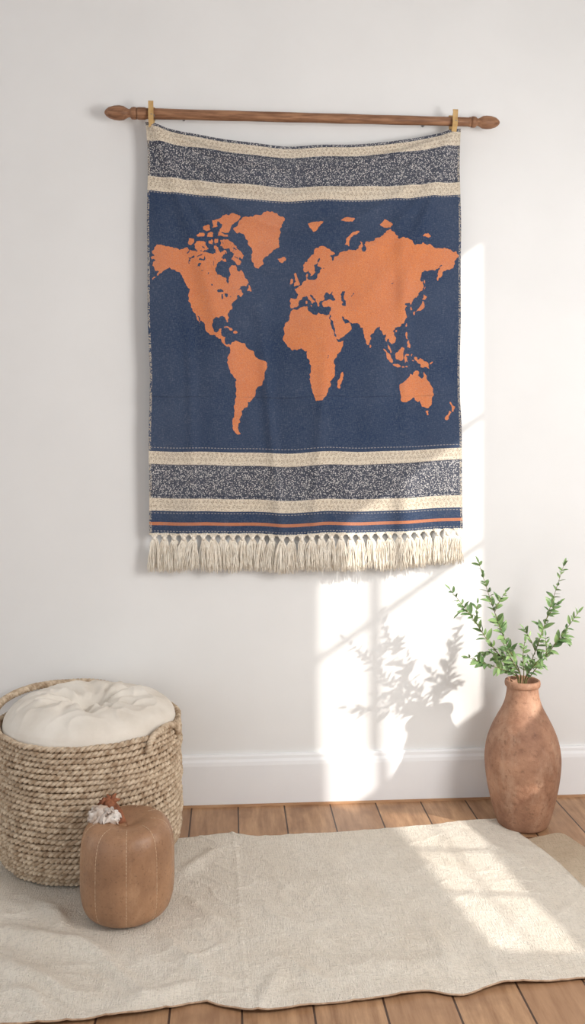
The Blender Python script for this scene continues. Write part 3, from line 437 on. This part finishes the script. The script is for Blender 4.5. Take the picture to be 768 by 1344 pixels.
# ---------------- basket
ZB=.008
bk=thing('rope_basket',(bc.x,bc.y,ZB),'large round braided jute rope basket holding a white cushion','basket')
HB=.335; RB=.237
def bR(z):
    z=max(0,z)
    r=RB-.004*(z/HB)
    if z<.075: r=.188+(r-.188)*math.sqrt(max(0,1-((.075-z)/.075)**2))
    return r
NR=25; m=MB()
for i in range(NR):
    z=.009+(HB-.011)*i/(NR-1); r=bR(z)
    ph0=random.uniform(0,6)
    for st in range(2):
        pts=[]
        for k in range(520):
            a=2*PI*k/520; ph=52*a+PI*st+ph0+.6*math.sin(7*a+i); wob=.0014*math.sin(5*a+i)+.001*math.sin(13*a+2*i)
            rr_=r-.004+.0036*math.cos(ph)+wob; zz=z+.0028*math.sin(ph)+.0012*math.sin(3*a+i*.7)+.0007*math.sin(17*a+i)
            pts.append((rr_*math.cos(a),rr_*math.sin(a),zz))
        m.tube(pts,.0046,6,closed=True)
m.build('braided_wall',M['jute'],bk)
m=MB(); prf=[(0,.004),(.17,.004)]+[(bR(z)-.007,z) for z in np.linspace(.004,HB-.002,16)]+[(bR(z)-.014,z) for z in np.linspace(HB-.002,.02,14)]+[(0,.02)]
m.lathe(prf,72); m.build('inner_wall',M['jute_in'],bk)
def braid_path(pts,rad,turns,off,n,mb,st=3):
    N=len(pts)
    for q in range(st):
        out=[];pn=None
        for i,p in enumerate(pts):
            tg=(pts[min(i+1,N-1)]-pts[max(i-1,0)]).normalized()
            r0=Vector((0,0,1)) if pn is None else pn; w=(r0-tg*r0.dot(tg)); pn=w.normalized() if w.length>1e-5 else Vector((1,0,0)); bn=tg.cross(pn); a=turns*2*PI*i/N+2*PI*q/st
            out.append(p+(pn*math.cos(a)+bn*math.sin(a))*off)
        mb.tube(out,rad,n)
def rim(a,dr=0,z=HB): return Vector(((RB-.004+dr)*math.cos(a),(RB-.004+dr)*math.sin(a),z))
m=MB(); A=[math.radians(x) for x in (204,190,172,154,134,114,94,78,70)]; Z=[-.045,.006,.028,.036,.038,.033,.026,.004,-.045]
braid_path(spline([rim(a,.010,HB+z) for a,z in zip(A,Z)],170),.0054,21,.0052,6,m); m.build('handle',M['jute'],bk)
m=MB(); A=[math.radians(x) for x in (-47,-44,-38,-31,-24,-18,-15)]; Z=[-.030,-.004,.010,.014,.010,-.004,-.030]
braid_path(spline([rim(a,.008,HB+z) for a,z in zip(A,Z)],80),.0046,8,.0042,6,m); m.build('handle',M['jute'],bk)
# cushion
NTc,NRc=240,70; m=MB()
RC=.219
CR=((.3,.075,.026),(.9,.05,.013),(1.4,.09,.014),(2.0,.06,.014),(2.55,.08,.026),(3.1,.05,.013),(3.5,.09,.022),(4.0,.06,.014),(4.5,.075,.026),(5.0,.05,.014),(5.5,.08,.024),(5.95,.05,.010))
def cout(a): return RC*(1+.005*math.sin(3*a+1)+.004*math.sin(7*a))
def cus(a,r,side):
    R0=cout(a)*r
    h=.066*(max(0,1-r**3.6))**.5
    if side>0:
        h+=.012; cr=0
        for ca,wd,am in CR:
            d=math.atan2(math.sin(a-ca-.6*r),math.cos(a-ca-.6*r)); cr+=am*math.exp(-(d*max(r,.10)/wd)**2)*math.exp(-((r-.28)/.36)**2)
        h-=min(cr,.034)+.046*math.exp(-(r/.17)**2)
        x,y=R0*math.cos(a),R0*math.sin(a)
        h+=(.009*noise.noise(Vector((x*12,y*12,2)))+.006*max(0,1-abs(noise.noise(Vector((x*18,y*18,5)))*3))**2)*(1-r**4)*min(1,r*3)
        h+=.010*math.exp(-((r-.62)/.2)**2)*math.exp(-((math.atan2(math.sin(a-3.9),math.cos(a-3.9)))/.8)**2)
        return (x,y,h)
    return (R0*math.cos(a),R0*math.sin(a),-h*.8+.012)
for side in (1,-1):
    vs=[cus(2*PI*k/NTc,j/(NRc-1),side) for j in range(NRc) for k in range(NTc)]
    fs=[]
    for j in range(NRc-1):
        for k in range(NTc):
            q=(j*NTc+k,(j+1)*NTc+k,(j+1)*NTc+(k+1)%NTc,j*NTc+(k+1)%NTc); fs.append(q if side>0 else q[::-1])
    m.add(vs,fs)
cz=ZB+HB-.014
cu=thing('floor_cushion',(bc.x,bc.y,cz),'round tufted off-white cushion resting in the top of the rope basket','cushion')
m.build('cushion_cover',M['cushion'],cu)
m=MB(); m.lathe([(0,.010),(.006,.009),(.008,.005),(.007,0),(0,-.002)],20,(0,0,.024)); m.build('tuft_button',M['cushion'],cu)
# ---------------- pumpkin
PZ=.0085; HP=.208; RP=.1035
pk=thing('ceramic_pumpkin',(pc.x,pc.y,PZ),'tall brown clay pumpkin with cream stitched seams in front of the rope basket','decorative pumpkin')
def pf(u):
    a=-PI/2+PI*u
    cx_=abs(math.cos(a))**.29; sz=(abs(math.sin(a))**.60)*(1 if a>0 else -1)
    r=RP*cx_; z=HP*.5+HP*.5*sz
    z-=.014*math.exp(-(r/.030)**2) if a>0 else 0
    r*=1-.02*(z/HP-.5)
    return r,z
def pp(a,u,out=0):
    r,z=pf(u); NL=9; g=abs(math.sin(NL*a/2+.35)); gr=1-.016*(1-g)**2.6*math.sin(PI*u)**.3
    r*=gr*(1+.010*math.sin(a*2+1)+.006*math.sin(a*3+z*12))
    return Vector(((r+out)*math.cos(a),(r+out)*math.sin(a),z+.003*math.sin(a+.5)*u))
m=MB(); na=180; us_=[]
for j in range(140):
    u_=.5-.5*math.cos(PI*j/139); u_=.5-.5*math.cos(PI*u_) if (u_<.12 or u_>.88) else u_
    us_.append(round(u_,6))
us_=sorted(set(us_)); nu=len(us_)
m.add([pp(2*PI*k/na,u) for u in us_ for k in range(na)],[(j*na+k,j*na+(k+1)%na,(j+1)*na+(k+1)%na,(j+1)*na+k) for j in range(nu-1) for k in range(na)]); m.build('body',M['pump'],pk)
for l in range(9):
    m=MB(); a=(l*2*PI-.7)/9; us=np.linspace(.01,.97,600); pts=[pp(a,u,.0001) for u in us]
    ks=[]; acc=0
    for i in range(1,len(pts)):
        acc+=(pts[i]-pts[i-1]).length; ks.append((i,acc))
    P=[];Rr=[]
    for i,ac in ks[::3]:
        f=(ac/.0075)%1; P.append(pts[i]); Rr.append(.00075 if f<.6 else .0002)
    m.tube(P,Rr,5); m.build('stitched_seam',M['stitch'],pk)
# stem
b0=Vector((-.014,.008,HP-.016))
m=MB()
pts=spline([b0,b0+Vector((-.010,.012,.022)),b0+Vector((-.026,.020,.034)),b0+Vector((-.044,.024,.044))],14); m.tube(pts,[.012,.0115,.011,.011,.0105,.0105,.011,.0115,.012,.0125,.013,.012,.010,.006],10)
for k in range(9):
    a=k*.9; q=b0+Vector((-.022-.003*k,.022,.040)); m.tube([q,q+Vector((-.002+.010*math.cos(a),.008*math.sin(a),.006+.005*math.sin(a*1.7))),q+Vector((-.004+.020*math.cos(a),.014*math.sin(a),.006+.010*math.sin(a*1.3)))],[.006,.005,.0018],6)
m.build('stem',M['stemb'],pk)
# papery husk: ruffled petals around the stalk
m=MB(); q0=b0+Vector((-.030,.004,.016)); rr=random.Random(5)
PT=[(-2.9,.045,.25),(-2.3,.040,-.15),(-1.7,.034,.05),(-1.1,.034,-.1),(-.5,.032,.15),(2.9,.042,.5),(-2.6,.036,.75),(-1.4,.030,.6),(-.2,.026,.5),(3.4,.046,-.05)]
for a0,Lp,el in PT:
    d=Vector((math.cos(a0)*math.cos(el),math.sin(a0)*math.cos(el)*.6,math.sin(el))).normalized(); sd=d.cross(Vector((0,-.5,.85))).normalized(); nn=sd.cross(d).normalized()
    vs=[]; A1,A2=14,13; sd0=rr.uniform(0,50)
    for i in range(A1):
        f=i/(A1-1); w=.017*math.sin(PI*(.12+.80*f))**.7
        for j in range(A2):
            g_=j/(A2-1)*2-1; ruf=.0050*math.sin(g_*6+sd0+f*5)*(.3+f)+.0055*noise.noise(Vector((f*4+sd0,g_*3,1)))
            vs.append(q0+d*(Lp*f*(1-.12*g_*g_))+sd*(w*g_)+nn*(.009*math.sin(f*PI)-.008*g_*g_+ruf))
    m.add(vs,[(i*A2+j,i*A2+j+1,(i+1)*A2+j+1,(i+1)*A2+j) for i in range(A1-1) for j in range(A2-1)])
o=m.build('husk',M['fluff'],pk); sm=o.modifiers.new('thick','SOLIDIFY'); sm.thickness=.0012
# ---------------- vase
VS=2.43/FP
vp=[(58*.5,1081),(65*.5,1079),(73*.5,1068),(83*.5,1049),(92*.5,1027),(97*.5,1006),(97.5*.5,990),(92*.5,972),(80*.5,955),(66*.5,941),(54*.5,930),(46*.5,920),(42*.5,911),(40.5*.5,904),(41.5*.5,900),(43.5*.5,897.5),(45*.5,895.5),(44.5*.5,893.5),(41*.5,892.8),(38*.5,894)]
vz0=1082
ps=spline([Vector((r*VS,(vz0-y)*VS,0)) for r,y in vp],90); pr_=[(p.x,p.y) for p in ps]
prfv=[(0,.0)]+pr_+[(17*VS,(vz0-905)*VS),(17*VS,(vz0-915)*VS),(25*VS,(vz0-938)*VS),(40*VS,(vz0-972)*VS),(42*VS,(vz0-1000)*VS),(30*VS,(vz0-1070)*VS),(0,(vz0-1074)*VS)]
va=thing('terracotta_vase',(vc.x,vc.y,.0),'tall weathered terracotta vase standing on the floor by the baseboard, holding green sprigs','vase')
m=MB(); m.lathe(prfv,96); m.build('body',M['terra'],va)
m=MB()
m.lathe([(21.4*VS,(vz0-901)*VS),(22.6*VS,(vz0-899.5)*VS),(23*VS,(vz0-896)*VS),(22.4*VS,(vz0-893)*VS),(20.5*VS,(vz0-892)*VS),(18.8*VS,(vz0-894)*VS),(18.8*VS,(vz0-900)*VS)],96); m.build('rim',M['terra'],va)
vtop=(vz0-893)*VS
# ---------------- sprigs
def leafmesh(mb,p,d,nrm,L,Wd):
    d=d.normalized(); s_=d.cross(nrm).normalized(); n_=s_.cross(d).normalized(); vs=[];fs=[]; K=7
    for i in range(K):
        f=i/(K-1); w=Wd*(math.sin(PI*min(1,f*.93+.05))**.75)*(1-.25*f); c=p+d*L*f+n_*(-.22*L*f*f)
        vs+= [c-s_*w+n_*w*.30,c-n_*w*.05,c+s_*w+n_*w*.30]
    for i in range(K-1): fs+=[(3*i,3*i+1,3*i+4,3*i+3),(3*i+1,3*i+2,3*i+5,3*i+4)]
    mb.add(vs,fs)
def sprig(pix,dd,label,seed,leafL=.026,start=.18,side=()):
    rr=random.Random(seed)
    pts=[Vector((vc.x+rr.uniform(-.006,.006),vc.y+rr.uniform(-.006,.006),vtop-.11))]+[Vector((vc.x+(Dp(x,580,2.43).x-vc.x)*.45,vc.y,vtop-.01)) for x,_ in pix[:1]]
    n=len(pix)
    for i,(x,y) in enumerate(pix): pts.append(Dp(x,y,2.43+dd*((i+1)/n)**1.3)+Vector((rr.uniform(-.004,.004),0,rr.uniform(-.004,.004))))
    root=thing('leafy_sprig',(vc.x,vc.y,vtop),label,'sprig','green sprigs standing in the terracotta vase'); O=Vector((vc.x,vc.y,vtop))
    lv=MB(); st=MB()
    def shoot(P,r0,f0,Ls):
        N=len(P); st.tube([p-O for p in P],[r0*(1-.75*i/(N-1)) for i in range(N)],6)
        L=0; step=.0110; acc=0; tot=sum((P[i+1]-P[i]).length for i in range(N-1)); k=0
        for i in range(N-1):
            dl=(P[i+1]-P[i]).length; L+=dl; acc+=dl
            if L/tot>f0 and acc>step:
                acc=0; step=rr.uniform(.008,.0135); k+=1; tg=(P[i+1]-P[i]).normalized(); up=Vector((.0,-.55,.83)); sd=tg.cross(up).normalized(); f=(L/tot-f0)/(1-f0)
                sz=Ls*(.75+.45*math.sin(PI*min(1,.15+f*.85)))*rr.uniform(.65,1.2)
                for sg in (-1,1):
                    if rr.random()<.10: continue
                    rot=rr.uniform(-1.1,1.1)+k*.9; side_=(sd*math.cos(rot)*(1 if math.cos(rot)>0 else -1)+tg.cross(sd)*math.sin(rot)*.8)*sg
                    d=(tg*rr.uniform(.35,1.0)+side_*rr.uniform(.6,1.0)+Vector((0,0,rr.uniform(-.25,.15)))).normalized()
                    leafmesh(lv,P[i]-O,d,(up+Vector((rr.uniform(-.7,.7),rr.uniform(-.5,.5),rr.uniform(-.4,.3)))).normalized(),sz*rr.uniform(.8,1.1),sz*.22)
        leafmesh(lv,P[-1]-O,(P[-1]-P[-2]),Vector((0,-.6,.8)),Ls*.8,Ls*.15)
    P=spline(pts,150); tl=sum((P[i+1]-P[i]).length for i in range(149)); shoot(P,.0022,(.11+.02)/max(.15,tl)+start*.25,leafL)
    for f,dx,dy in side:
        b=P[int(f*149)]; e=b+rt*(dx*VS)+Vector((0,rr.uniform(-.02,.02),-dy*VS)); shoot(spline([b,b.lerp(e,.5)+Vector((0,0,.006)),e],40),.0012,.15,leafL*.85)
    st.build('stem',M['green2'],root); lv.build('leaves',M['green'],root)
sprig([(680,880),(662,838),(646,790),(628,740)],-.03,'tallest left sprig, rising steeply from the vase',11,side=((.6,-10,-26),(.75,12,-28)))
sprig([(676,882),(648,848),(618,808),(590,774)],-.05,'long green sprig arching out furthest to the left',12,side=((.55,-28,-2),(.75,4,-24),(.82,-12,4)))
sprig([(674,886),(650,874),(616,862)],-.08,'short low green sprig reaching left just above the vase rim',13,side=((.7,-8,-18),))
sprig([(693,880),(708,842),(724,790),(741,742)],.0,'tallest right sprig, curving up beside the edge',14,side=((.55,-16,-30),(.72,16,-22)))
sprig([(697,884),(716,858),(738,832),(758,806)],-.05,'green sprig leaning furthest right, below the tall one',15,side=((.6,-2,-26),(.75,14,2)))
sprig([(688,880),(687,862),(690,842)],-.03,'upright green sprig at the middle of the bunch',16,.024)
sprig([(681,884),(668,862),(660,842)],-.08,'short bushy sprig left of the middle, nearest the front',17,.025,side=((.7,-12,-4),))
sprig([(692,886),(704,870),(718,856)],-.09,'short bushy sprig right of the middle, over the rim',18,.025,side=((.7,10,0),))
# ---------------- light
w=bpy.data.worlds.new('world'); bpy.context.scene.world=w; w.use_nodes=True; bg=w.node_tree.nodes['Background']; bg.inputs[0].default_value=(.92,.96,1,1); bg.inputs[1].default_value=1.06
sun=bpy.data.lights.new('sun','SUN'); sun.energy=4.2; sun.angle=math.radians(1.0); sun.color=(1,.95,.88); so=bpy.data.objects.new('sun',sun); C.objects.link(so); so.rotation_euler=SD.to_track_quat('-Z','Y').to_euler(); so.location=(3,-2,3)
def area(name,loc,tgt,size,e,col):
    a=bpy.data.lights.new(name,'AREA'); a.energy=e; a.size=size; a.color=col; o=bpy.data.objects.new(name,a); C.objects.link(o); o.location=loc; o.rotation_euler=(Vector(tgt)-Vector(loc)).to_track_quat('-Z','Y').to_euler()
area('fill_right',(1.38,-1.7,1.35),(-.1,-.1,.8),.8,38,(1,.985,.97))  # added soft fill inside the room, in front of the solid right wall
